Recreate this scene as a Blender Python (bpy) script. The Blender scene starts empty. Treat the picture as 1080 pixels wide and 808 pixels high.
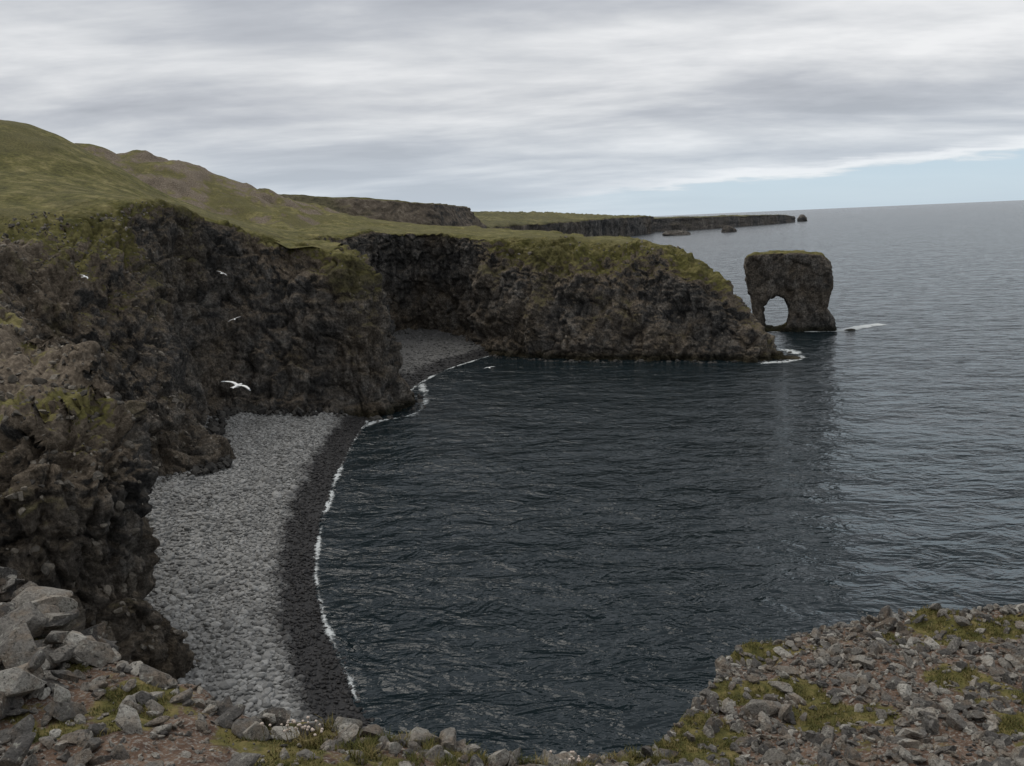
import bpy, bmesh, math, random
import numpy as np
from mathutils import Matrix, Vector, Euler
random.seed(7); rng=np.random.default_rng(11)
sc=bpy.context.scene
sc.view_settings.view_transform='Standard'; sc.view_settings.look='None'; sc.view_settings.exposure=0

# ------------------------------------------------------------ noise
def _h(ix,iy,iz,seed):
    h=(ix.astype(np.int64)*374761393+iy.astype(np.int64)*668265263+iz.astype(np.int64)*1442695041+seed*974634777)&0xffffffff
    h=((h^(h>>13))*1274126177)&0xffffffff
    h=(h^(h>>16))&0xffffffff
    h=(h*2246822519)&0xffffffff
    h=h^(h>>15)
    return h/2147483648.0-1.0
def vn(p,seed=0):
    f=np.floor(p); t=p-f; t=t*t*t*(t*(t*6-15)+10); i=f.astype(np.int64)
    r=0
    for a in (0,1):
        wx=t[...,0] if a else 1-t[...,0]
        for b in (0,1):
            wy=t[...,1] if b else 1-t[...,1]
            for c in (0,1):
                wz=t[...,2] if c else 1-t[...,2]
                r=r+wx*wy*wz*_h(i[...,0]+a,i[...,1]+b,i[...,2]+c,seed)
    return r
def fbm(p,o=4,seed=0,bil=False):
    r=0;a=1.0;s=0
    for k in range(o):
        n=vn(p*(2.03**k)+k*17.3,seed+k)
        if bil: n=np.abs(n)*2-0.75
        r=r+a*n;s+=a;a*=0.5
    return r/s
def worley(p,seed=0):
    f=np.floor(p).astype(np.int64); best=np.full(p.shape[:-1],9.);sec=best.copy();cid=np.zeros(p.shape[:-1])
    for a in (-1,0,1):
        for b in (-1,0,1):
            for c in (-1,0,1):
                ix,iy,iz=f[...,0]+a,f[...,1]+b,f[...,2]+c
                h1=_h(ix,iy,iz,seed);h2=_h(ix,iy,iz,seed+7);h3=_h(ix,iy,iz,seed+13)
                d=(ix+.5+h1*.45-p[...,0])**2+(iy+.5+h2*.45-p[...,1])**2+(iz+.5+h3*.45-p[...,2])**2
                m=d<best; sec=np.where(m,best,np.minimum(sec,d)); cid=np.where(m,(h1*7.13+h2*3.7)%1.,cid); best=np.where(m,d,best)
    return np.sqrt(best),np.sqrt(sec),cid
# ------------------------------------------------------------ mesh helpers
def mk(name,V,F,mat,smooth=True,attrs=None,parent=None):
    V=np.asarray(V,dtype=np.float32).reshape(-1,3); F=np.asarray(F,dtype=np.int32)
    me=bpy.data.meshes.new(name)
    n=F.shape[1]
    me.vertices.add(len(V)); me.vertices.foreach_set('co',V.ravel())
    me.loops.add(F.size); me.loops.foreach_set('vertex_index',F.ravel())
    me.polygons.add(len(F)); me.polygons.foreach_set('loop_start',np.arange(0,F.size,n,dtype=np.int32))
    me.update(calc_edges=True); me.validate()
    me.polygons.foreach_set('use_smooth',np.full(len(me.polygons),smooth))
    if attrs:
        for k,v in attrs.items():
            at=me.attributes.new(k,'FLOAT','POINT'); at.data.foreach_set('value',np.asarray(v,dtype=np.float32).ravel())
    me.materials.append(mat)
    ob=bpy.data.objects.new(name,me); sc.collection.objects.link(ob)
    if parent: ob.parent=parent
    return ob
def gridF(a,b,flip=False):
    i=np.arange(a-1)[:,None]*b+np.arange(b-1)[None,:]
    i=i.ravel()
    F=np.stack([i,i+1,i+b+1,i+b],1)
    return F[:,::-1] if flip else F
def catmull(C,spans):
    C=np.asarray(C,float); S=len(C)
    ext=np.concatenate([[2*C[0]-C[1]],C,[2*C[-1]-C[-2]]])
    out=[]
    for k in range(S-1):
        n=spans[k]; t=np.arange(n)/n
        t=t.reshape((-1,)+(1,)*(C.ndim-1))
        p0,p1,p2,p3=ext[k],ext[k+1],ext[k+2],ext[k+3]
        out.append(0.5*((2*p1)+(-p0+p2)*t+(2*p0-5*p1+4*p2-p3)*t*t+(-p0+3*p1-3*p2+p3)*t**3))
    out.append(C[-1:]);return np.concatenate(out)
def lin(C,spans):
    C=np.asarray(C,float); out=[]
    for k in range(len(C)-1):
        n=spans[k]; t=(np.arange(n)/n).reshape((-1,)+(1,)*(C.ndim-1))
        out.append(C[k]*(1-t)+C[k+1]*t)
    out.append(C[-1:]);return np.concatenate(out)
def norms(G):
    ds=np.gradient(G,axis=0); dt=np.gradient(G,axis=1)
    n=np.cross(dt,ds); return n/(np.linalg.norm(n,axis=-1,keepdims=True)+1e-9)
class RBF:
    def __init__(s,pts,sm=0.5,sc_=100.):
        P=np.array(pts,float); s.sc=sc_; s.P=P[:,:2]/sc_; n=len(P)
        A=np.zeros((n+3,n+3)); A[:n,:n]=s.k(s.P,s.P)+np.eye(n)*sm*1e-3
        A[:n,n]=1;A[:n,n+1:]=s.P;A[n,:n]=1;A[n+1:,:n]=s.P.T
        s.w=np.linalg.solve(A,np.concatenate([P[:,2],[0,0,0]]))
    def k(s,a,b):
        d=np.linalg.norm(a[:,None]-b[None],axis=-1); return d*d*np.log(d+1e-9)
    def __call__(s,x,y):
        sh=np.shape(x); q=np.stack([np.ravel(x),np.ravel(y)],1)/s.sc; out=np.empty(len(q)); n=len(s.P)
        for i in range(0,len(q),40000):
            qq=q[i:i+40000]; out[i:i+40000]=s.k(qq,s.P)@s.w[:n]+s.w[n]+qq@s.w[n+1:]
        return out.reshape(sh)
# ------------------------------------------------------------ material helper
class M:
    def __init__(s,name):
        s.m=bpy.data.materials.new(name); s.m.use_nodes=True; s.t=s.m.node_tree; s.N=s.t.nodes; s.L=s.t.links
        s.b=s.N['Principled BSDF']; s.b.inputs['Roughness'].default_value=.9
        s.b.inputs['Specular IOR Level'].default_value=.2
    def set(s,sock,v):
        if isinstance(v,bpy.types.NodeSocket): s.L.new(v,sock)
        elif isinstance(v,(tuple,list)) and len(v)==3 and sock.type=='RGBA': sock.default_value=(*v,1)
        else: sock.default_value=v
    def math(s,op,a,b=0.,c=None,clamp=False):
        n=s.N.new('ShaderNodeMath');n.operation=op;n.use_clamp=clamp
        s.set(n.inputs[0],a);s.set(n.inputs[1],b)
        if c is not None:s.set(n.inputs[2],c)
        return n.outputs[0]
    def mix(s,f,a,b,mode='MIX'):
        n=s.N.new('ShaderNodeMixRGB');n.blend_type=mode
        s.set(n.inputs[0],f);s.set(n.inputs[1],a);s.set(n.inputs[2],b);return n.outputs[0]
    def noise(s,vec,scale,detail=4,rough=.55,dist=0.,out=0):
        n=s.N.new('ShaderNodeTexNoise');s.set(n.inputs['Vector'],vec)
        n.inputs['Scale'].default_value=scale;n.inputs['Detail'].default_value=detail
        n.inputs['Roughness'].default_value=rough;n.inputs['Distortion'].default_value=dist
        return n.outputs[out]
    def vor(s,vec,scale,feat='F1',out=0):
        n=s.N.new('ShaderNodeTexVoronoi');n.feature=feat;s.set(n.inputs['Vector'],vec);n.inputs['Scale'].default_value=scale
        return n.outputs[out]
    def ramp(s,f,*st):
        n=s.N.new('ShaderNodeValToRGB');e=n.color_ramp.elements
        while len(e)<len(st):e.new(.5)
        for i,(p,c) in enumerate(st):
            e[i].position=p;e[i].color=(*c,1) if isinstance(c,(tuple,list)) else (c,c,c,1)
        s.set(n.inputs[0],f);return n.outputs[0]
    def sm(s,v,a,b):
        n=s.N.new('ShaderNodeMapRange');n.interpolation_type='SMOOTHSTEP'
        s.set(n.inputs[0],v);n.inputs[1].default_value=a;n.inputs[2].default_value=b;return n.outputs[0]
    def scale(s,vec,v):
        n=s.N.new('ShaderNodeVectorMath');n.operation='MULTIPLY';s.set(n.inputs[0],vec);n.inputs[1].default_value=v;return n.outputs[0]
    def pos(s): 
        return s.N.new('ShaderNodeNewGeometry').outputs['Position']
    def sep(s,v):
        n=s.N.new('ShaderNodeSeparateXYZ');s.set(n.inputs[0],v);return n.outputs
    def attr(s,name):
        n=s.N.new('ShaderNodeAttribute');n.attribute_name=name;return n.outputs['Fac']
    def bump(s,h,dist,strength=1.,nrm=None):
        n=s.N.new('ShaderNodeBump');s.set(n.inputs['Height'],h);n.inputs['Distance'].default_value=dist;n.inputs['Strength'].default_value=strength
        if nrm is not None:s.L.new(nrm,n.inputs['Normal'])
        return n.outputs[0]
    def col(s,v): s.set(s.b.inputs['Base Color'],v)
    def nrm(s,v): s.L.new(v,s.b.inputs['Normal'])

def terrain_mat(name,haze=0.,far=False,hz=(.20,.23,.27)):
    m=M(name);p=m.pos()
    g=m.N.new('ShaderNodeNewGeometry'); nz=m.sep(g.outputs['Normal'])[2]
    z=m.sep(p)[2]
    bare=m.attr('bare');slope=m.attr('slope');hf=m.attr('hf')
    k=.12 if far else 1.
    big=m.noise(p,.06*k,4,.65); mid=m.noise(p,.3*k,4,.65); fine=m.noise(p,2.6*k,5,.75); streak=m.noise(m.scale(p,(1,1,.5)),.45*k,5,.72,.3)
    sb=m.math('ADD',m.math('MULTIPLY',slope,.62),m.math('MULTIPLY',nz,.30))
    cre=m.math('MULTIPLY',m.math('SUBTRACT',hf,.40),m.math('MULTIPLY',m.sm(big,.34,.58),.58))
    sb=m.math('ADD',sb,m.math('ADD',cre,.03))
    s1=m.math('ADD',sb,m.math('MULTIPLY',m.math('SUBTRACT',mid,.5),.50))
    s2=m.math('ADD',s1,m.math('MULTIPLY',m.math('SUBTRACT',fine,.5),.45))
    rock=m.ramp(streak,(.3,(.024,.024,.025)),(.44,(.060,.058,.055)),(.54,(.115,.108,.10)),(.70,(.25,.233,.205)))
    brn=m.math('ADD',m.math('MULTIPLY',m.sm(big,.42,.60),.55),m.math('MULTIPLY',m.sm(nz,.1,.6),.3))
    rock=m.mix(brn,rock,m.mix(.55,rock,(.20,.148,.092)))
    rock=m.mix(1.,rock,m.ramp(fine,(.32,.35),(.5,1.),(.66,1.9)),'MULTIPLY')
    soil=m.ramp(fine,(.32,(.075,.062,.05)),(.5,(.175,.138,.10)),(.66,(.32,.265,.20)))
    grass=m.ramp(mid,(.3,(.060,.060,.018)),(.5,(.122,.112,.035)),(.7,(.225,.195,.083)))
    grass=m.mix(1.,grass,m.ramp(m.noise(p,1.3*k,4,.7),(.3,.55),(.7,1.4)),'MULTIPLY')
    hth=m.sm(m.noise(p,.06*k,4,.65),.48,.64)
    grass=m.mix(m.math('MULTIPLY',hth,.6),grass,m.ramp(fine,(.35,(.065,.05,.028)),(.65,(.17,.13,.07))))
    th=m.math('SUBTRACT',s2,m.math('MULTIPLY',bare,.30))
    turf=m.sm(th,.62,.73)
    c=m.mix(m.math('MULTIPLY',m.sm(m.math('ADD',s2,m.math('MULTIPLY',bare,.10)),.40,.60),.9),rock,soil)
    c=m.mix(turf,c,grass)
    moss=m.math('MULTIPLY',m.math('MULTIPLY',m.sm(s2,.32,.50),m.sm(big,.51,.59)),.6)
    c=m.mix(moss,c,m.ramp(fine,(.3,(.05,.052,.018)),(.7,(.16,.148,.048))))
    if not far:
        wet=m.sm(m.math('ADD',z,m.math('MULTIPLY',mid,1.5)),3.0,1.4)
        c=m.mix(wet,c,m.mix(1.,c,(.28,.28,.21),'MULTIPLY'))
    if haze: c=m.mix(haze,c,hz)  # aerial haze painted into the base colour of the distant land
    m.col(c)
    h=m.math('ADD',fine,m.math('MULTIPLY',m.vor(p,1.6*k),-.3))
    hb=m.math('MULTIPLY',h,m.math('SUBTRACT',1.,m.math('MULTIPLY',m.sm(slope,.6,.85),.65)))
    m.nrm(m.bump(hb,1./k,.9))
    return m.m
MAT_T=terrain_mat('cliff_and_turf'); MAT_FAR=terrain_mat('hazed_cliff_and_turf',.05,True); MAT_FAR2=terrain_mat('hazed_cape_rock',.12,True)

# ------------------------------------------------------------ COAST (x,y foot,z | x,y,z rim | bulges)
ST=[(-60,520,0,-75,520,30,1,1),(-10,400,0,-20,396,30,1,1),(28,300,0,18,296,28,1,1),(50,240,0,36,240,26,1,1),(59,206,0,40,210,24,1,2),
 (60.5,184,0,38,201,24.6,3,5.5),(55.5,179.5,0,36,199,25.2,2.5,4.5),(45,181.5,0,32,203,25.8,2,4.5),(34,185.5,0,26,206,26.3,2.5,4.5),(18,189.5,0,13,210,27.3,2.5,4.5),(5.5,195.5,0,3,212,28,1,3),
 (-5,204,0,-8,213,29,-1,1.5),(-15,221,2,-15,218,29.6,-2,0),(-25,229,2,-26,220,30.2,-1,0),(-33,217,3,-37,214,30.6,0,0),(-36,192,3,-41,190,31,0,0),
 (-30,170,2,-39,167,30.6,1,1.5),(-21.5,158,0,-31.5,157,29.8,1,2.6),(-18.8,146.5,0,-27.5,151,28.2,1.2,3.),(-24,139.5,.4,-31,149,28.8,1.4,2.8),(-31,139.5,2,-37,151,30.2,1,2.5),
 (-39.7,137,3,-43,151,32.2,0,1.5),(-48.5,136,3.5,-51,143,35.4,0,0),(-46.5,122,3.5,-56,129,37.,0,1.5),(-40.5,108,3.2,-59,119,34.6,2.5,4.),(-43,101,3,-62,107,32.6,3,3.),
 (-53,92,3,-63,95,31,0,0),(-46,78,3,-56,83,29,1,1),(-34,66,3,-44,73,26.8,1,2),(-25.5,57,2.6,-30.5,61,22.8,.3,2.2),(-24,53,2.6,-30,56,21.3,.2,2.4),(-30,46,2.8,-35,52,19.8,.6,2.2),
 (-42,41,3,-46,48,21.5,0,1),(-47,30,3,-51,30,26,0,0),(-35,17,3,-39,12,27,0,0),(-18,11,3,-17,3,27.5,0,0),(0,8,0,-1,0,27.2,0,0),(15,8,0,14,0,27,0,0),(35,2,0,32,-6,27,0,0),(50,-25,0,46,-28,27,0,0),(50,-70,0,46,-70,27,0,0)]
ST=np.array(ST,float)
spans=[]
for k in range(len(ST)-1):
    L=max(np.linalg.norm(ST[k+1,:2]-ST[k,:2]),np.linalg.norm(ST[k+1,3:5]-ST[k,3:5]))
    res=1.5 if (k<4 or k>=33) else (.2 if 22<=k<=32 else .32)
    spans.append(max(6,int(L/res)))
C=catmull(ST,spans)
foot=C[:,:3];rim=C[:,3:6];b1=C[:,6:7];b2=C[:,7:8]
def smooth1(a,n):
    for _ in range(n): a[1:-1]=(a[:-2]+2*a[1:-1]+a[2:])/4
    return a
tan=smooth1(np.gradient(rim[:,:2],axis=0),60); tan/=np.linalg.norm(tan,axis=1,keepdims=True)+1e-9
inl=np.stack([tan[:,1],-tan[:,0],np.zeros(len(tan))],1)
hp=[tuple(r[3:6]) for r in ST]+[(-122,190,58),(-101,190,56.5),(-83,180,47.5),(-65,165,39),(-68,112,34.5),(-82,130,40),(-88,155,46),(-56,208,32.5),(-40,240,31),(-108,232,37),(-80,215,34),
 (-138,300,62),(-114,300,57),(-91,320,48),(-62,300,36),(-25,300,30),(-200,190,66),(-300,300,62),(-200,400,50),(-60,420,33),(-100,520,34),(-300,520,45),(-100,0,33),(-60,0,29),(-200,0,38),(-100,70,35),(-68,86,29.5),(-200,100,48),(10,250,27.5),(25,222,26.5),(-20,-60,30),(-400,0,50),(-400,500,60),(0,-30,29),(-110,380,38),(-43,61,23.8),(-50,70,27.5)]
hillR=RBF(hp,.4)
def ga(x,y): return np.exp(-(((x+40)/16)**2+((y-62)/17)**2)**2)
def gb(x,y): return np.exp(-(((x+63)/9)**2+((y-103)/17)**2)**2)
def hill(x,y):
    q=np.stack([x,y,np.zeros_like(x)],-1)
    ero=np.clip((y-235)/40,0,1)*np.clip((-50-x)/20,0,1)
    z=hillR(x,y)+fbm(q/22,4,5)*1.5+fbm(q/5,3,9)*.45+ero*3.*fbm(q/14,4,15,True)
    A=np.maximum(ga(x,y),.75*gb(x,y)); k=A>.01
    if np.any(k):
        qq=q[k]; wq=qq+np.stack([vn(qq/3,371),vn(qq/3,372),0*qq[...,0]],-1)*.5
        a,b,c=worley(wq/3.4,381);a2,b2_,c2=worley(wq/1.4,391)
        r=1.9*fbm(qq/8,3,361,True)+1.3*(c-.5)+.2*(.6-a)+.6*(c2-.5)+.45*fbm(qq/1.5,4,365,True)
        z=z.copy(); z[k]+=A[k]*r
    return z
def baref(x,y):
    a=ga(x,y);b=.9*gb(x,y)
    c=.9*np.clip((y-245)/20,0,1)*np.clip((-50-x)/15,0,1)
    d=.35*np.exp(-(((x+36)/12)**2+((y-150)/9)**2)**2)
    return np.clip(a+b+c+d,0,1)
E=rim.copy(); F_=rim+inl*7; G_=rim+inl*11
E[:,2]=smooth1(hill(E[:,0],E[:,1]),6)
A=foot-inl*2.5;A[:,2]=-3
Cc=foot+(E-foot)*.33-inl*b1;Dd=foot+(E-foot)*.74-inl*b2
F_[:,2]=E[:,2];G_[:,2]=E[:,2]
K=np.stack([A,foot,Cc,Dd,E,F_,G_],0)
rows=[5,40,46,42,20,8]
G=catmull(K,rows).transpose(1,0,2)
i0=5+40+46+42
for j in range(i0,G.shape[1]):
    w2=max(0,(j-i0-20)/8.)
    G[:,j,2]=hill(G[:,j,0],G[:,j,1])-.03-.9*w2
Nn=norms(G); SL=Nn[...,2].copy()
SL[:,i0+4:]=.97
HF=np.clip((np.arange(G.shape[1])-5)/(i0-5.),0,1)[None,:]+np.zeros(G.shape[:2])
w=np.ones(G.shape[1]); w[i0-14:i0+1]=np.linspace(1,.45,15); w[i0:i0+13]=np.linspace(.45,0,13); w[i0+13:]=0; w=w[None,:]
def rockdisp(P,lo=1.,hi=None):
    wq=P+np.stack([vn(P/3,71),vn(P/3,72),vn(P/3,73)],-1)*.45
    q=wq*np.array([1,1,.7])
    d=2.4*fbm(P/12,3,21)*lo+1.7*fbm(q/6.,3,31,True)*(.4+.6*lo)
    a,b,c=worley(q/3.4,81); d+=1.5*(c-.5)+.25*(.6-a)-.5*np.exp(-((b-a)/.07)**2)
    a,b,c=worley(wq*np.array([1,1,.45])/1.2,91); d+=.75*(c-.5)+.12*(.6-a)-.28*np.exp(-((b-a)/.10)**2)
    d+=.5*fbm(P/1.5,5,51,True)
    if hi is not None:
        k=hi>.1; a,b,c=worley(wq[k]*np.array([1,1,.7])/.55,95); d[k]+=hi[k]*(.32*(c-.5)-.1*np.exp(-((b-a)/.12)**2))
    return d
near=np.exp(-(((G[...,0]+35)/22)**2+((G[...,1]-62)/28)**2))
D=rockdisp(G,1.,near)
G=G+Nn*(D*w*(1+.2*near))[...,None]
mk('coastal_cliffs',G,gridF(G.shape[0],G.shape[1]),MAT_T,True,{'bare':baref(G[...,0],G[...,1]),'slope':SL,'hf':HF})
GN=norms(G)

# hills height fields
poly=np.concatenate([rim[::4,:2],[[46,-75],[-450,-75],[-450,530],[-75,530]]])
def inside(px,py,poly):
    ins=np.zeros(px.shape,bool); j=len(poly)-1
    for i in range(len(poly)):
        xi,yi=poly[i];xj,yj=poly[j]
        if yi!=yj:
            c=((yi>py)!=(yj>py))&(px<(xj-xi)*(py-yi)/(yj-yi)+xi); ins^=c
        j=i
    return ins
rp=rim[::4,:2]
def hgrid(name,x0,x1,y0,y1,st,excl=None):
    xs=np.arange(x0,x1+st*.01,st);ys=np.arange(y0,y1+st*.01,st)
    X,Y=np.meshgrid(xs,ys,indexing='ij'); ins=inside(X,Y,poly); dist=np.full(X.shape,1e9)
    for i in range(0,len(rp)):
        if x0-10<rp[i,0]<x1+10 and y0-10<rp[i,1]<y1+10: dist=np.minimum(dist,(X-rp[i,0])**2+(Y-rp[i,1])**2)
    ok=ins&(dist>4.6**2)
    if excl is not None: ok&=~((X>excl[0])&(X<excl[1])&(Y>excl[2])&(Y<excl[3]))
    Z=hill(X,Y);BR=baref(X,Y)
    V=np.stack([X,Y,Z],-1).reshape(-1,3);Fc=gridF(len(xs),len(ys),True);okf=ok.ravel()
    Fc=Fc[okf[Fc].all(1)]
    used=np.zeros(len(V),bool);used[Fc.ravel()]=True;remap=np.cumsum(used)-1
    gx,gy=np.gradient(Z,st);SLh=np.clip(1/np.sqrt(1+gx**2+gy**2),.45,1);SLh=np.where(BR>.3,SLh,np.clip(SLh,.85,1))
    mk(name,V[used],remap[Fc],MAT_T,True,{'bare':BR.ravel()[used],'slope':SLh.ravel()[used],'hf':np.full(used.sum(),.7)})
hgrid('grassy_hills',-420,69,-70,524,1.5,(-75.1,-23.9,37.1,127.9))
hgrid('rocky_slope',-76.5,-22.5,36.5,129.5,.4)

# ------------------------------------------------------------ distant land lofts
def farloft(name,st,mat,res,amp,seed=3,bare=0.):
    st=np.array(st,float).reshape(len(st),-1,3)
    sp=[max(4,int(np.linalg.norm(st[k+1,0]-st[k,0])/res)) for k in range(len(st)-1)]
    c=catmull(st,sp).transpose(1,0,2)
    g=lin(c,[2]+[14]*(st.shape[1]-2)).transpose(1,0,2)
    n=norms(g); s=amp;sl=n[...,2].copy()
    g=g+n*(amp*(1.2*fbm(g/(s*9),4,seed)+.9*fbm(g/(s*2.5),3,seed+5,True)))[...,None]*np.array([1,1,.5])
    return mk(name,g,gridF(g.shape[0],g.shape[1]),mat,True,{'bare':np.full(g.shape[:2],bare),'slope':sl,'hf':np.full(g.shape[:2],.42)})
def fs(x,y,top,base,gx=20,back=120,btop=None,boff=8):
    return [(x,y-boff-4,base-6),(x,y-boff,base),(x,y,top),(x-gx*.3,y+back,btop if btop is not None else top)]
farloft('distant_mesa_hill',[
  [(-10,560,25),(-12,560,30),(-22,545,42),(-80,540,44)],[(-22,470,25),(-26,470,30),(-34,470,43.5),(-110,500,46)],
  [(-36,440,26),(-40,442,31),(-44,450,44.5),(-110,500,47)],[(-70,428,28),(-71,432,33),(-74,445,47.5),(-130,510,49)],
  [(-110,424,32),(-111,428,38),(-112,442,51),(-150,520,53)],[(-160,424,38),(-161,428,44),(-162,445,56),(-200,520,58)]],MAT_FAR,2.2,1.7,3,.3)
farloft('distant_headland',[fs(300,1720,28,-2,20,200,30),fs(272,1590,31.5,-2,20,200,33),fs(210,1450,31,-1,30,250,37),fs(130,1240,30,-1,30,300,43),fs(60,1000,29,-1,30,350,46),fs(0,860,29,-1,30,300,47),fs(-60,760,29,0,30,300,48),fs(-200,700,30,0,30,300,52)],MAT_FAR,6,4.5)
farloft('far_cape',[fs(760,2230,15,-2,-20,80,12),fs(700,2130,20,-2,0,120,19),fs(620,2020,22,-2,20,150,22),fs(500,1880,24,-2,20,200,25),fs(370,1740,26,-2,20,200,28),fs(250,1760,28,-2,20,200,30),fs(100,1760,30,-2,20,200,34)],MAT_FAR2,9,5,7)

# ------------------------------------------------------------ rocks
def ico(sub):
    bm=bmesh.new();bmesh.ops.create_icosphere(bm,subdivisions=sub,radius=1)
    v=np.array([x.co[:] for x in bm.verts]);f=np.array([[q.index for q in x.verts] for x in bm.faces]);bm.free();return v,f
def rockproto(sub,seed,cuts=12,ang=.78,rough=.06):
    v,f=ico(sub);r=np.random.default_rng(seed);v=v.copy()
    for _ in range(cuts):
        n=r.normal(size=3);n/=np.linalg.norm(n);d=r.uniform(ang-.22,ang+.12)
        k=v@n; o=k>d; v[o]-=np.outer(k[o]-d,n)
    v*=1+rough*fbm(v*1.7+seed,3,seed)[:,None]
    return v,f
def rotm(n,r,tilt=None):
    q=np.stack([np.ones(n),r.normal(size=n)*tilt,r.normal(size=n)*tilt,np.zeros(n)],1)
    q/=np.linalg.norm(q,axis=1,keepdims=True);w,x,y,z=q.T
    R=np.stack([1-2*(y*y+z*z),2*(x*y-z*w),2*(x*z+y*w),2*(x*y+z*w),1-2*(x*x+z*z),2*(y*z-x*w),2*(x*z-y*w),2*(y*z+x*w),1-2*(x*x+y*y)],1).reshape(-1,3,3)
    a=r.uniform(0,6.283,n);c,s=np.cos(a),np.sin(a);o=np.zeros(n)
    return R@np.stack([c,-s,o,s,c,o,o,o,o+1],1).reshape(-1,3,3)
def scatter(name,protos,pos,scl,mat,r,tilt=.25,extra=None,smooth=True,bare=False):
    n=len(pos);R=rotm(n,r,tilt);pick=r.integers(0,len(protos),n);rnd=r.random(n)
    Vs=[];Fs=[];A=[];W=[];off=0
    for k,(v,f) in enumerate(protos):
        ix=np.where(pick==k)[0]
        if not len(ix):continue
        P=np.einsum('nij,nvj->nvi',R[ix],v[None]*scl[ix][:,None,:])+pos[ix][:,None,:]
        Vs.append(P.reshape(-1,3));Fs.append((f[None]+(np.arange(len(ix))*len(v))[:,None,None]+off).reshape(-1,3))
        A.append(np.repeat(rnd[ix],len(v)))
        if extra is not None:W.append(np.repeat(extra[ix],len(v)))
        off+=len(ix)*len(v)
    at={'rnd':np.concatenate(A)}
    if extra is not None:at['wet']=np.concatenate(W)
    return mk(name,np.concatenate(Vs),np.concatenate(Fs),mat,smooth,at)

# ------------------------------------------------------------ BEACH
def beach_mat(name,light,dark):
    m=M(name);p=m.pos();r=m.attr('rnd');wt=m.attr('wet')
    big=m.noise(p,.22,3)
    v=m.math('ADD',m.math('MULTIPLY',r,.7),m.math('MULTIPLY',big,.45))
    lc=m.ramp(v,(.1,tuple(c*.42 for c in light)),(.5,light),(.95,tuple(min(1,c*1.5) for c in light)))
    dc=m.ramp(v,(.1,tuple(c*.6 for c in dark)),(.9,tuple(c*1.6 for c in dark)))
    f=m.sm(m.math('ADD',wt,m.math('MULTIPLY',m.math('SUBTRACT',m.noise(p,.5,3),.5),.45)),.40,.66)
    c=m.mix(f,lc,dc)
    m.col(c)
    m.set(m.b.inputs['Roughness'],m.math('SUBTRACT',.9,m.math('MULTIPLY',f,.35)))
    m.nrm(m.bump(m.vor(p,3.),.2,.7))
    return m.m
MB=beach_mat('cobble_beach',(.215,.213,.205),(.024,.023,.023))
MB2=beach_mat('cove_gravel',(.13,.127,.122),(.03,.029,.029))
def beach(name,W,I,bw,mat,nc=90,res=.6):
    W=np.array(W,float);I=np.array(I,float)
    sp=[max(3,int(np.linalg.norm(W[k+1]-W[k])/res)) for k in range(len(W)-1)]
    w_=catmull(W,sp);i_=catmull(I,sp)
    t=np.concatenate([np.linspace(-.25,0,12)[:-1],np.linspace(0,1,nc)])[None,:]
    L=np.linalg.norm(i_-w_,axis=1)[:,None]
    P=w_[:,None]+(i_-w_)[:,None]*t[...,None]
    d=t*L
    z=np.where(d<0,d*.25,np.where(d<4.2,d*.26,1.09+(d-4.2)*.105))
    Q=np.concatenate([P,np.zeros_like(P[...,:1])],-1)
    cusp=fbm(Q/6,2,71)
    z=z+.12*cusp+.16*np.sin(d*1.1+2.5*cusp)*np.clip((d-3.5)/3,0,1)
    wet=1-np.clip(d/bw*.5,0,1)+0*z
    g=np.concatenate([P,z[...,None]],-1)
    mk(name,g,gridF(g.shape[0],g.shape[1],True),mat,True,{'wet':wet,'rnd':np.full(wet.shape,.35)})
    return g,wet,d
Wl=[(-26,146),(-25,138),(-24.9,124.8),(-24,108),(-22.4,92),(-20,77),(-16.9,65.8),(-13.6,57.5),(-10.8,50.8),(-5,43),(4,34),(8,18)]
Il=[(-62,150),(-62,142),(-63,128),(-62,112),(-60,96),(-56,82),(-52,68),(-47,56),(-42,42),(-34,32),(-20,18),(-8,4)]
g,wet,d=beach('beach',Wl,Il,4.0,MB)
def beachpts(g,wet,d,n,dmax,dmin,r):
    a=r.uniform(0,g.shape[0]-1.001,n);b=r.uniform(0,g.shape[1]-1.001,n)
    i=a.astype(int);j=b.astype(int);fa=(a-i)[:,None];fb=(b-j)[:,None]
    P=(g[i,j]*(1-fa)*(1-fb)+g[i+1,j]*fa*(1-fb)+g[i,j+1]*(1-fa)*fb+g[i+1,j+1]*fa*fb)
    dd=d[i,j]*(1-fb[:,0])+d[i,j+1]*fb[:,0];ww=wet[i,j]
    k=(dd<dmax)&(dd>dmin)&(P[:,1]>44);return P[k],ww[k]
cob=[rockproto(2,s,6,.85,.12) for s in range(6)]
P,ww=beachpts(g,wet,d,62000,27,3.2,rng)
s=rng.lognormal(-1.78,.36,len(P));S=np.stack([s*1.25,s*.95,s*.62],1);P[:,2]+=s*.18
scatter('beach_cobbles',cob,P,S,MB,rng,.2,ww)
P,ww=beachpts(g,wet,d,50000,4.6,-.5,rng)
s=rng.lognormal(-2.0,.3,len(P));S=np.stack([s*1.25,s*.95,s*.65],1);P[:,2]+=s*.15
scatter('wet_shingle',cob,P,S,MB,rng,.2,ww)
W2=[(1,209),(-5,203.5),(-9.5,195.5),(-14.7,185.5),(-18.4,174),(-20.5,163),(-21,152)]
I2=[(-4,245),(-18,243),(-36,238),(-52,220),(-54,196),(-45,170),(-36,154)]
g2,wet2,d2=beach('cove_beach',W2,I2,5.,MB2,50,.8)
P,ww=beachpts(g2,wet2,d2,9000,40,-.3,rng)
s=rng.lognormal(-1.6,.35,len(P));S=np.stack([s*1.2,s,s*.6],1);P[:,2]+=s*.15
scatter('cove_cobbles',cob,P,S,MB2,rng,.2,ww)
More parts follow.
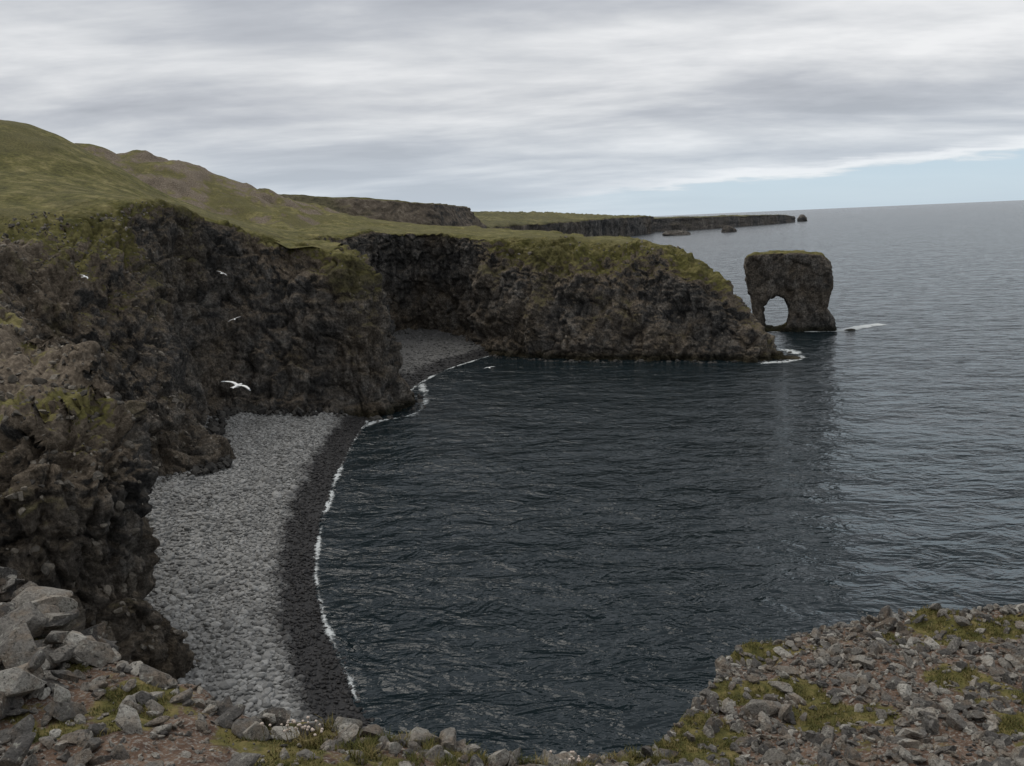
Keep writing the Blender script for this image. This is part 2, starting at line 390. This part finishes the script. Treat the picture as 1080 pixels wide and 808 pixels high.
# fallen blocks along the cliff foot and loose rock lying on ledges and slopes
ang=[rockproto(3,500+s,14,.66,.03) for s in range(8)]
fi=rng.integers(0,len(foot),1500);Pf=foot[fi].copy();sel=(Pf[:,1]>72)&(Pf[:,1]<235)&(Pf[:,0]<66);Pf=Pf[sel];fi=fi[sel]
o_=rng.uniform(.5,3.2,len(Pf))[:,None];Pf=Pf-inl[fi]*o_*1.;sz=np.minimum(rng.lognormal(-.85,.45,len(Pf)),1.1)
Pf[:,2]=np.where(Pf[:,2]>1.,Pf[:,2]-.1*o_[:,0],-.15);sz=np.where(Pf[:,2]<1,sz*.9,sz)
def talus_mat(name,a,b):
    m=M(name);p=m.pos();m.col(m.mix(1.,m.ramp(m.attr('rnd'),(0.,a),(1.,b)),m.ramp(m.noise(p,3,4,.7),(.3,.6),(.7,1.4)),'MULTIPLY'))
    m.nrm(m.bump(m.noise(p,5,3,.7),.12));return m.m
scatter('fallen_rocks',ang,Pf,np.stack([sz*1.1,sz*.9,sz*.75],1),talus_mat('fallen_basalt',(.025,.024,.023),(.085,.08,.072)),rng,.4,None,False)
cand=np.argwhere((GN[...,2]>.5)&(G[...,1]>42)&(G[...,1]<215)&(G[...,0]<62)&(G[...,2]>4)&(HF<.99))
wgt=np.where(G[cand[:,0],cand[:,1],1]<130,1.,.25)
cand=cand[rng.choice(len(cand),4200,replace=False,p=wgt/wgt.sum())];Pl=G[cand[:,0],cand[:,1]]
xx=rng.uniform(-66,-26,5000);yy=rng.uniform(42,122,5000);kk=(np.maximum(ga(xx,yy),gb(xx,yy))>.4)&inside(xx,yy,poly)
Pl2=np.stack([xx[kk],yy[kk],hill(xx[kk],yy[kk])],1)
Pl=np.concatenate([Pl,Pl2]);sz=np.minimum(rng.lognormal(-1.8,.5,len(Pl)),.7)
scatter('loose_slope_rocks',ang,Pl,np.stack([sz*1.15,sz*.95,sz*.7],1),talus_mat('slope_basalt',(.055,.05,.044),(.22,.195,.16)),rng,.5,None,False)

# ------------------------------------------------------------ SEA
def sea_mat():
    m=M('sea_water');p=m.pos();b=m.b
    m.col((.008,.0150,.0185));b.inputs['IOR'].default_value=1.333;b.inputs['Specular IOR Level'].default_value=.5
    px,py,pz=m.sep(p)
    off=m.math('ADD',m.math('MULTIPLY',px,.8),m.math('MULTIPLY',py,.35))     # exposed to the open sea
    off=m.math('ADD',off,m.math('MULTIPLY',m.noise(p,.02,3,.6),60.))
    ex=m.sm(off,60,190)
    m.set(b.inputs['Roughness'],m.math('ADD',.08,m.math('MULTIPLY',ex,.10)))
    rot=m.N.new('ShaderNodeMapping');m.L.new(p,rot.inputs[0]);rot.inputs['Rotation'].default_value=(0,0,math.radians(30));rot.inputs['Scale'].default_value=(.6,1.,1.)
    q=rot.outputs[0]
    calm=m.math('ADD',.1,m.math('MULTIPLY',m.noise(p,.03,4,.65,1.),1.8))
    nc=m.sep(m.noise(q,.42,3,.6,.3,1))
    amp=m.math('MULTIPLY',calm,m.math('ADD',.28,m.math('MULTIPLY',ex,.72)))
    cb=m.N.new('ShaderNodeCombineXYZ');m.L.new(m.math('MULTIPLY',m.math('SUBTRACT',nc[0],.5),amp),cb.inputs[0]);m.L.new(m.math('MULTIPLY',m.math('SUBTRACT',nc[1],.5),amp),cb.inputs[1]);cb.inputs[2].default_value=1.
    nm=m.N.new('ShaderNodeVectorMath');nm.operation='NORMALIZE';m.L.new(cb.outputs[0],nm.inputs[0])
    h1=m.noise(q,.10,2,.5)
    h2=m.math('MULTIPLY',m.noise(q,.36,3,.6,.6),calm)
    h3=m.math('MULTIPLY',m.noise(q,1.3,3,.65,.4),calm)
    n=m.bump(m.math('ADD',m.math('ADD',m.math('MULTIPLY',h1,1.8),m.math('MULTIPLY',h2,1.2)),m.math('MULTIPLY',h3,.24)),1.,1.,nm.outputs[0])
    m.nrm(n);return m.m
MS=sea_mat()
mk('sea',[(-3000,-2000,0),(40000,-2000,0),(40000,60000,0),(-3000,60000,0)],[[0,1,2,3]],MS,False)
def foam_mat():
    m=M('foam');p=m.pos();e=m.attr('edge')
    m.col((.6,.63,.63));m.b.inputs['Roughness'].default_value=.7
    n=m.noise(p,1.9,4,.75,.6);big=m.noise(p,.14,3,.6)
    a=m.math('ADD',m.math('SUBTRACT',n,.5),m.math('MULTIPLY',e,.28))
    a=m.math('ADD',a,m.math('MULTIPLY',m.math('SUBTRACT',big,.60),1.5))
    m.set(m.b.inputs['Alpha'],m.math('MULTIPLY',m.sm(a,.10,.38),.85));return m.m
MF=foam_mat()
def foam(name,line,width,inner=.4,boost=0.):
    L=np.array(line,float);sp=[max(3,int(np.linalg.norm(L[k+1]-L[k])/.5)) for k in range(len(L)-1)]
    c=catmull(L,sp);t=np.gradient(c,axis=0);t/=np.linalg.norm(t,axis=1,keepdims=True)
    o=np.stack([-t[:,1],t[:,0]],1); u=np.linspace(-inner,width,10)
    P=c[:,None]+o[:,None]*u[None,:,None];g=np.concatenate([P,np.full(P.shape[:2]+(1,),.05)],-1)
    e=1-np.abs(np.linspace(-1,1,10))[None,:]+np.zeros(P.shape[:2])
    e=e+boost
    return g,e
fl=[foam('f',Wl[1:5],.8,.35,.5),foam('f',Wl[4:10],.5,.3,.3),foam('f',W2[1:],.8,.4,.4),foam('f',[(-19,170),(-17.3,158),(-16.5,148),(-18,141),(-23,137.5),(-25,134)],1.3,.6,.5),
    foam('f',[(58,201),(63,193),(64,185),(61,179),(53,176.5)],2.5,1,.5),foam('f',[(60,215),(66,219),(72,222)],3,1,.7),foam('f',[(76,226),(80,221),(88,219),(93,222),(98,226),(103,228)],2.6,1.8,1.35)]
Vs=[];Fs=[];Es=[];o=0
for gg,e in fl:
    Vs.append(gg.reshape(-1,3));Fs.append(gridF(gg.shape[0],gg.shape[1],True)+o);Es.append(e.ravel());o+=gg.shape[0]*gg.shape[1]
mk('sea_foam',np.concatenate(Vs),np.concatenate(Fs),MF,True,{'edge':np.concatenate(Es)})

# ------------------------------------------------------------ SEA ARCH
def prism(pts,y0,y1):
    bm=bmesh.new();a=[bm.verts.new((x,y0,z)) for x,z in pts];b=[bm.verts.new((x,y1,z)) for x,z in pts]
    bm.faces.new(a);bm.faces.new(b[::-1])
    for i in range(len(a)):
        j=(i+1)%len(a);bm.faces.new((a[j],a[i],b[i],b[j]))
    bmesh.ops.recalc_face_normals(bm,faces=bm.faces)
    me=bpy.data.meshes.new('t');bm.to_mesh(me);bm.free();return bpy.data.objects.new('t',me)
cx=76.
body=prism([(x-cx,z) for x,z in [(67.4,-3),(67.2,5),(65.8,11),(64.8,17),(65.0,20.0),(67,20.9),(72,21.1),(79,20.8),(84,20.2),(86.3,18.),(86.6,12),(85.9,6),(88.,2.5),(89.,-3)]],-5.5,5.5)
hole=prism([(x-cx,z) for x,z in [(70.0,.6),(69.4,3.6),(69.8,6.),(71.2,8.7),(73.2,9.8),(75.3,8.8),(76.5,6.4),(76.6,3.6),(75.8,1.2),(73,.4)]],-12,12)
for o_ in (body,hole): sc.collection.objects.link(o_)
mod=body.modifiers.new('b','BOOLEAN');mod.operation='DIFFERENCE';mod.object=hole;mod.solver='EXACT'
mod=body.modifiers.new('r','REMESH');mod.mode='VOXEL';mod.voxel_size=.33
dg=bpy.context.evaluated_depsgraph_get();dg.update()
me=bpy.data.meshes.new_from_object(body.evaluated_get(dg))
bpy.data.objects.remove(body);bpy.data.objects.remove(hole)
bm=bmesh.new();bm.from_mesh(me)
for _ in range(4): bmesh.ops.smooth_vert(bm,verts=bm.verts,factor=.5,use_axis_x=True,use_axis_y=True,use_axis_z=True)
bm.normal_update()
nr=np.array([v.normal[:] for v in bm.verts]);co=np.array([v.co[:] for v in bm.verts]);bm.free()
dd=rockdisp(co+100,.3)*.5;co=co+nr*dd[:,None]*np.where(nr[:,2:3]>.6,.6,1.)
me.vertices.foreach_set('co',co.ravel());me.update();me.polygons.foreach_set('use_smooth',np.ones(len(me.polygons),bool))
at=me.attributes.new('slope','FLOAT','POINT');at.data.foreach_set('value',nr[:,2].astype(np.float32))
at=me.attributes.new('hf','FLOAT','POINT');at.data.foreach_set('value',np.clip(co[:,2]/26,0,.8).astype(np.float32)*.6)
me.materials.clear();me.materials.append(MAT_T)
arch=bpy.data.objects.new('sea_arch',me);sc.collection.objects.link(arch);arch.location=(cx,227,0);arch.rotation_euler=(0,0,-math.radians(18.5))
def stack(name,loc,sx,sy,sz,seed,mat):
    v,f=rockproto(4,seed,9,.75,.25);v=v*np.array([sx,sy,sz]);v[:,2]=np.where(v[:,2]<0,v[:,2]*.3,v[:,2])
    return mk(name,v+np.array(loc),f,mat)
stack('sea_stack',(375,1416,0),13,10,14,3,MAT_FAR2);stack('sea_stack',(800,2290,0),15,14,17,5,MAT_FAR2);stack('sea_stack',(272,1350,-1),24,14,10,9,MAT_FAR)
stack('shore_rock',(90,219,-.2),1.6,1.4,.7,12,MAT_T);stack('shore_rock',(62,180,-.2),2.2,1.6,1.1,14,MAT_T)

# ------------------------------------------------------------ FOREGROUND
RIM=[(-16,9,29.8),(-10,8.2,29.7),(-6,7.0,29.5),(-4.1,6.15,29.35),(-3.2,5.4,29.35),(-2.46,4.74,29.38),(-1.76,4.49,29.3),(-1.3,4.6,29.1),(-.62,4.6,28.9),(-.1,4.7,28.7),(.39,4.95,28.5),(.92,5.5,28.2),(1.2,6.0,28.1),(1.6,6.6,28.),(1.95,7.2,28.),(2.73,7.4,28.),(3.6,7.6,28.03),(4.9,7.6,28.05),(7,7.5,28.2),(10,7,28.3),(16,6,28.3)]
gp=[p for p in RIM]+[(0,0,30.3),(-3,0,30.4),(3,0,30.1),(0,2.6,29.55),(-2.5,3.4,29.62),(3.3,4.95,28.35),(2,3,29.1),(-6,3,29.9),(7,3,29.1),(-8,-4,30.6),(8,-4,30.3),(0,-6,30.6),(-16,0,30.5),(16,0,29.5),(-4.2,4.6,29.6)]
gR=RBF(gp,.01,5.)
def gz(x,y):
    q=np.stack([x,y,np.zeros_like(x)],-1);return gR(x,y)+.11*fbm(q/.9,4,81)+.03*fbm(q/.2,2,85)
R_=catmull(np.array(RIM),[max(8,int(np.linalg.norm(np.array(RIM[k+1])-np.array(RIM[k]))/.045)) for k in range(len(RIM)-1)])
xr=R_[:,0];yr=R_[:,1]+.22*fbm(np.stack([R_[:,0]/.5,R_[:,0]*0,R_[:,0]*0],1),3,90)
nv=190;v_=np.linspace(0,1,nv)**.75
GY=-5+(yr[:,None]+5)*v_[None,:];GX=np.repeat(xr[:,None],nv,1);GZ=gz(GX,GY)
nd=50;t=np.linspace(0,1,nd+1)[1:]
EY=yr[:,None]+ .5*t**.6*1.2+ 1.2*t; EX=np.repeat(xr[:,None],nd,1);EZ=GZ[:,-1:]-t**1.3*9
FG=np.stack([np.concatenate([GX,EX],1),np.concatenate([GY,EY],1),np.concatenate([GZ,EZ],1)],-1)
FG[:,nv:]+= .25*fbm(FG[:,nv:]/.7,4,95)[...,None]*np.array([.4,1,.4])*np.minimum(1,t*6)[None,:,None]
def mossf(x,y):
    q=np.stack([x,y,x*0],-1); ed=np.interp(x,xr,yr)-y
    return fbm(q/.45+5,4,140)+.16*np.exp(-((x-2.0)/.9)**2-(ed/.7)**2)+.12*np.exp(-((x-.2)/1.2)**2-(ed/.5)**2)+.03
def fg_mat():
    m=M('stony_turf');p=m.pos();x,y,z=m.sep(p);mo=m.attr('moss')
    n2=m.noise(p,9,4,.65);n3=m.noise(p,45,3,.6)
    soil=m.ramp(n2,(.3,(.06,.036,.026)),(.55,(.13,.083,.057)),(.8,(.23,.175,.135)))
    grit=m.ramp(m.vor(p,38,'F1',1),(.1,(.11,.10,.09)),(.9,(.33,.31,.275)))
    soil=m.mix(m.math('MULTIPLY',m.sm(n3,.5,.6),.7),soil,grit)
    moss=m.ramp(n2,(.3,(.038,.042,.014)),(.5,(.105,.095,.028)),(.75,(.22,.17,.075)))
    c=m.mix(m.sm(m.math('ADD',mo,m.math('MULTIPLY',m.math('SUBTRACT',n2,.5),.6)),.02,.16),soil,moss)
    m.col(c);m.nrm(m.bump(m.math('ADD',m.math('MULTIPLY',n3,.4),n2),.05,.9));return m.m
mk('foreground_ground',FG,gridF(FG.shape[0],FG.shape[1],True),fg_mat(),True,{'moss':mossf(FG[...,0],FG[...,1])})
def stone_mat():
    m=M('weathered_stone');p=m.pos();r=m.attr('rnd')
    n1=m.noise(p,7,3,.6);n2=m.noise(p,60,4,.75)
    base=m.ramp(r,(0.,(.085,.08,.076)),(.4,(.17,.16,.146)),(.75,(.27,.25,.22)),(1.,(.45,.43,.385)))
    c=m.mix(m.sm(n1,.45,.65),base,m.mix(.5,base,(.21,.155,.105)))
    c=m.mix(m.math('MULTIPLY',m.sm(m.noise(p,24,4,.65),.57,.67),.75),c,(.38,.37,.32))
    c=m.mix(m.math('MULTIPLY',m.sm(m.noise(p,34,3,.7),.56,.66),.75),c,(.045,.045,.04))
    c=m.mix(1.,c,m.ramp(n2,(.3,.55),(.7,1.4)),'MULTIPLY')
    m.col(c);m.nrm(m.bump(n2,.03,.9));return m.m
MST=stone_mat()
def rimy(x): return np.interp(x,xr,yr)
def fgscatter(name,n,xr_,yb,smean,ssd,sub,r,dens=None,lift=.25,cuts=14,protos=10,cap=.35,edge=.05):
    x=r.uniform(xr_[0],xr_[1],n);y=rimy(x)-yb*r.random(n)**1.2+edge
    if dens is not None:
        k=r.random(n)<dens(x,y);x=x[k];y=y[k]
    s=np.minimum(r.lognormal(math.log(smean),ssd,len(x)),cap)
    yy=np.minimum(y,rimy(x)-s*.4)
    S=np.stack([s*r.uniform(.9,1.5,len(s)),s*r.uniform(.65,1.1,len(s)),s*r.uniform(.4,.8,len(s))],1)
    P=np.stack([x,yy,gz(x,yy)+s*lift],1)
    pr=[rockproto(sub,200+i,cuts,.66,.025) for i in range(protos)]
    return scatter(name,pr,P,S,MST,r,.3,None,False)
den=lambda x,y: np.clip(.85-2.2*mossf(x,y),.12,1)
fgscatter('stone_rubble',9500,(.7,7.5),4.2,.027,.55,3,rng,den,.2,12,10,.10)
fgscatter('stone_rubble',300,(.9,7.5),4.0,.07,.3,4,rng,den,.2,14,10,.13)
fgscatter('stone_rubble',11000,(-7,7.5),4.,.013,.4,2,rng,den,.3,8)
soilgap=lambda x,y: np.clip(1-1.0*np.exp(-((x+1.55)/.35)**2)*(rimy(x)-y>.35),.08,1)*np.clip(.9-1.5*mossf(x,y),.2,1)
fgscatter('stone_rubble',850,(-4.5,.9),1.9,.045,.45,3,rng,soilgap,.25,12,10,.11)
def leftd(x,y): return np.clip((-2.0-x)/1.0,0,1)
fgscatter('boulder_pile',320,(-7,-1.9),2.6,.115,.38,4,rng,leftd,.5,16,12,.22)
fgscatter('boulder_pile',200,(-7,-2.3),1.6,.09,.35,4,rng,leftd,1.1,16,12,.18)
fgscatter('edge_stones',34,(-1.9,.9),.35,.075,.3,4,rng,None,.2,14,10,.12)
fgscatter('edge_stones',60,(.9,7),.5,.06,.3,4,rng,None,.2,14,10,.12)

# grass
def grass_mat():
    m=M('grass_blades');r=m.attr('rnd')
    m.col(m.ramp(r,(0.,(.045,.055,.016)),(.5,(.10,.098,.028)),(.8,(.18,.145,.057)),(1.,(.32,.26,.13))));return m.m
MG=grass_mat()
def blades(name,C_,r,per=60,rad=.06,h=.05,w=.0022):
    n=len(C_)*per;c=np.repeat(C_,per,0);a=r.uniform(0,6.283,n);q=rad*np.sqrt(r.random(n))
    x=c[:,0]+q*np.cos(a);y=c[:,1]+q*np.sin(a);y=np.minimum(y,rimy(x)+.01);z=gz(x,y)-.004
    hh=h*r.uniform(.5,1.3,n)*np.repeat(r.uniform(.5,1.4,len(C_)),per);d=r.uniform(0,6.283,n);le=hh*r.uniform(.3,1.1,n)
    ww=w*r.uniform(.7,1.4,n);px=-np.sin(d)*ww;py=np.cos(d)*ww
    b=np.stack([x,y,z],1);p=np.stack([px,py,px*0],1)
    m1=b+np.stack([np.cos(d)*le*.3,np.sin(d)*le*.3,hh*.65],1);tp=b+np.stack([np.cos(d)*le,np.sin(d)*le,hh],1)
    V=np.stack([b-p,b+p,m1+p*.8,m1-p*.8,tp],1).reshape(-1,3);i=np.arange(n)*5
    F=np.concatenate([np.stack([i,i+1,i+2],1),np.stack([i,i+2,i+3],1),np.stack([i+3,i+2,i+4],1)])
    rr=np.repeat(np.clip(np.repeat(r.random(len(C_))*.6,per)+r.random(n)*.45,0,1),5)
    return mk(name,V,F,MG,True,{'rnd':rr})
x=rng.uniform(-5,8,9000);y=rimy(x)-rng.random(9000)*3.2
k=mossf(x,y)>.17
blades('grass_tufts',np.stack([x[k],y[k]],1),rng,40,.055,.024)
x=rng.uniform(-1.3,1.0,90);y=rimy(x)-rng.random(90)**1.5*.7
blades('edge_grass',np.stack([x,y],1),rng,70,.05,.05)
def flower(name,x,y,n,seed):
    r=np.random.default_rng(seed);m=M('dry_flower_head');m.col((.5,.42,.36))
    st=M('flower_stem');st.col((.16,.13,.06))
    root=bpy.data.objects.new(name,None);sc.collection.objects.link(root)
    Vh=[];Fh=[];Vs=[];Fs=[];v,f=ico(2);oh=0;os=0
    for i in range(n):
        px=x+r.normal()*.07;py=y+r.normal()*.05;z0=float(gz(np.array([px]),np.array([py]))[0]);h=r.uniform(.07,.15);lx,ly=r.normal(size=2)*.02
        top=np.array([px+lx,py+ly,z0+h]);rr=r.uniform(.006,.010)
        bump=1+.3*fbm(v*4+i,2,i)[:,None];Vh.append(v*bump*rr*np.array([1,1,.8])+top);Fh.append(f+oh);oh+=len(v)
        a=np.arange(5)*6.283/5;ring=np.stack([np.cos(a),np.sin(a),a*0],1)*.0013
        Vs.append(np.concatenate([ring+[px,py,z0-.01],ring+[px+lx*.4,py+ly*.4,z0+h*.5],ring+top]))
        for L in (0,5):
            Fs.append(np.array([[os+L+j,os+L+(j+1)%5,os+L+5+(j+1)%5,os+L+5+j] for j in range(5)]))
        os+=15
    mk('flower_heads',np.concatenate(Vh),np.concatenate(Fh),m.m,True,None,root)
    mk('stems',np.concatenate(Vs),np.concatenate(Fs),st.m,True,None,root)
flower('wildflower_clump',-1.22,4.15,34,1);flower('wildflower_clump',.3,4.6,14,2)

# ------------------------------------------------------------ GULLS
def gull(loc,heading,bank):
    wm=M('white_plumage');wm.col((.78,.78,.76));gm=M('grey_wing');gm.col((.30,.32,.34));bk=M('bill');bk.col((.5,.35,.06))
    root=bpy.data.objects.new('seagull',None);sc.collection.objects.link(root)
    secs=[(-.26,.0,.004,.05),(-.2,.0,.018,.045),(-.1,.0,.045,.05),(0,-.005,.062,.062),(.09,0,.055,.056),(.15,.012,.036,.038),(.19,.02,.034,.034),(.225,.02,.026,.026),(.25,.014,.010,.011)]
    V=[];n=12
    for x,z,rz,ry in secs:
        for k in range(n):
            a=k*2*math.pi/n;V.append((x,ry*math.cos(a),z+rz*math.sin(a)))
    F=[[i*n+k,i*n+(k+1)%n,(i+1)*n+(k+1)%n,(i+1)*n+k] for i in range(len(secs)-1) for k in range(n)]
    mk('body',V,F,wm.m,True,None,root)
    mk('bill',[(.245,-.008,.018),(.245,.008,.018),(.245,0,.002),(.295,0,.004)],[[0,1,3],[1,2,3],[2,0,3]],bk.m,False,None,root)
    mk('tail',[(-.24,-.03,.004),(-.24,.03,.004),(-.36,.07,0),(-.37,0,.002),(-.36,-.07,0),(-.24,0,-.008)],[[0,1,2],[0,2,3],[0,3,4],[5,2,1],[5,3,2],[5,4,3]],wm.m,True,None,root)
    for sgn in (1,-1):
        st=[(0.03,.02,.10,-.10),(.16,.05,.12,-.06),(.28,.055,.105,-.06),(.42,.035,.04,-.09),(.55,.01,-.10,-.14)]
        V=[]
        for y,z,le,te in st:
            for t in (0,.25,.6,1.):
                V.append((le+(te-le)*t,sgn*y,z+.012*math.sin(math.pi*min(t*1.4,1))))
            for t in (.6,.25):
                V.append((le+(te-le)*t,sgn*y,z-.006))
        F=[]
        for i in range(len(st)-1):
            for k in range(6):
                q=[i*6+k,i*6+(k+1)%6,(i+1)*6+(k+1)%6,(i+1)*6+k];F.append(q if sgn>0 else q[::-1])
        mk('wing_left' if sgn>0 else 'wing_right',V,F,wm.m,True,None,root)
        mk('wing_tip',[(-.02,sgn*.46,.035),(-.10,sgn*.56,.016),(-.15,sgn*.555,.016),(-.12,sgn*.44,.035),(-.07,sgn*.5,.041)],[[0,1,4],[1,2,4],[2,3,4],[3,0,4]],gm.m,True,None,root)
    root.location=loc;root.rotation_euler=(bank,0,heading)
gull((-9.2,27.6,27.0),math.radians(75),math.radians(16))
gull((-2.1,78.9,18.4),math.radians(100),math.radians(-5))
gull((-38.,76,28.8),math.radians(60),math.radians(20))
gull((-27,80,28.4),math.radians(80),math.radians(25))
gull((-23,70,25.0),math.radians(110),math.radians(-18))

# ------------------------------------------------------------ WORLD
w=bpy.data.worlds.new('World');sc.world=w;w.use_nodes=True
class WM(M):
    def __init__(s,t): s.t=t;s.N=t.nodes;s.L=t.links
t=w.node_tree;t.nodes.clear();m=WM(t)
out=m.N.new('ShaderNodeOutputWorld');tc=m.N.new('ShaderNodeTexCoord').outputs['Generated']
sky=m.N.new('ShaderNodeTexSky');sky.sky_type='NISHITA';sky.sun_disc=False;sky.sun_elevation=math.radians(58);sky.sun_rotation=math.radians(-53);sky.air_density=1.;sky.dust_density=.3;sky.ozone_density=2.
b1_=m.N.new('ShaderNodeBackground');m.L.new(sky.outputs[0],b1_.inputs[0]);b1_.inputs[1].default_value=.10
x,y,z=m.sep(tc)
zc=m.math('MAXIMUM',z,0.)
den_=m.math('ADD',zc,.14)
cv=m.N.new('ShaderNodeCombineXYZ');m.L.new(m.math('DIVIDE',x,den_),cv.inputs[0]);m.L.new(m.math('DIVIDE',y,den_),cv.inputs[1])
mp=m.N.new('ShaderNodeMapping');m.L.new(cv.outputs[0],mp.inputs[0]);mp.inputs['Rotation'].default_value=(0,0,math.radians(10));mp.inputs['Scale'].default_value=(.62,1.15,1);mp.inputs['Location'].default_value=(3.1,1.4,0)
n1=m.noise(mp.outputs[0],.95,6,.55,.25);n2=m.noise(mp.outputs[0],3.6,4,.6,.3)
nn=m.math('ADD',m.math('MULTIPLY',n1,.86),m.math('MULTIPLY',n2,.14))
cl=m.ramp(nn,(.37,(.42,.445,.49)),(.45,(.51,.535,.58)),(.53,(.65,.67,.70)),(.64,(.86,.87,.885)))
hz=m.sm(z,.15,.0)
cl=m.mix(m.math('MULTIPLY',hz,.6),cl,(.56,.645,.73))
az=m.math('DIVIDE',x,m.math('MAXIMUM',y,.15));az=m.math('MINIMUM',m.math('MAXIMUM',az,-1.),1.)
e0=m.math('ADD',.026,m.math('MULTIPLY',az,.042))
dz=m.math('ADD',m.math('SUBTRACT',z,e0),m.math('MULTIPLY',m.math('SUBTRACT',n2,.5),.026))
blue=m.math('MULTIPLY',m.sm(dz,.004,-.008),m.sm(az,-.1,.35))
cl=m.mix(m.math('MULTIPLY',blue,.85),cl,(.55,.70,.84))
band=m.math('MULTIPLY',m.sm(dz,-.007,.001),m.sm(dz,.014,.002))
band=m.math('MULTIPLY',band,m.sm(az,.0,.3))
cl=m.mix(m.math('MULTIPLY',band,.85),cl,(.88,.91,.94))
b2_=m.N.new('ShaderNodeBackground');m.set(b2_.inputs[0],cl);b2_.inputs[1].default_value=1.
ms=m.N.new('ShaderNodeMixShader');m.L.new(m.math('MULTIPLY',blue,.2),ms.inputs[0]);m.L.new(b2_.outputs[0],ms.inputs[1]);m.L.new(b1_.outputs[0],ms.inputs[2]);m.L.new(ms.outputs[0],out.inputs[0])
sd=bpy.data.lights.new('sun','SUN');sd.energy=1.5;sd.angle=math.radians(40);sd.color=(1,.95,.87)
so=bpy.data.objects.new('sun',sd);sc.collection.objects.link(so)
dr=Vector((-.40,.30,.86)).normalized();so.rotation_euler=dr.to_track_quat('Z','Y').to_euler()
# ------------------------------------------------------------ CAMERA
cd=bpy.data.cameras.new('camera');cd.sensor_width=36;cd.lens=29.37;cd.clip_start=.05;cd.clip_end=100000
co_=bpy.data.objects.new('camera',cd);sc.collection.objects.link(co_)
co_.matrix_world=Matrix.Translation((0,0,32))@Matrix.Rotation(math.radians(90-10.9),4,'X')@Matrix.Rotation(math.radians(-2.5),4,'Z')
sc.camera=co_
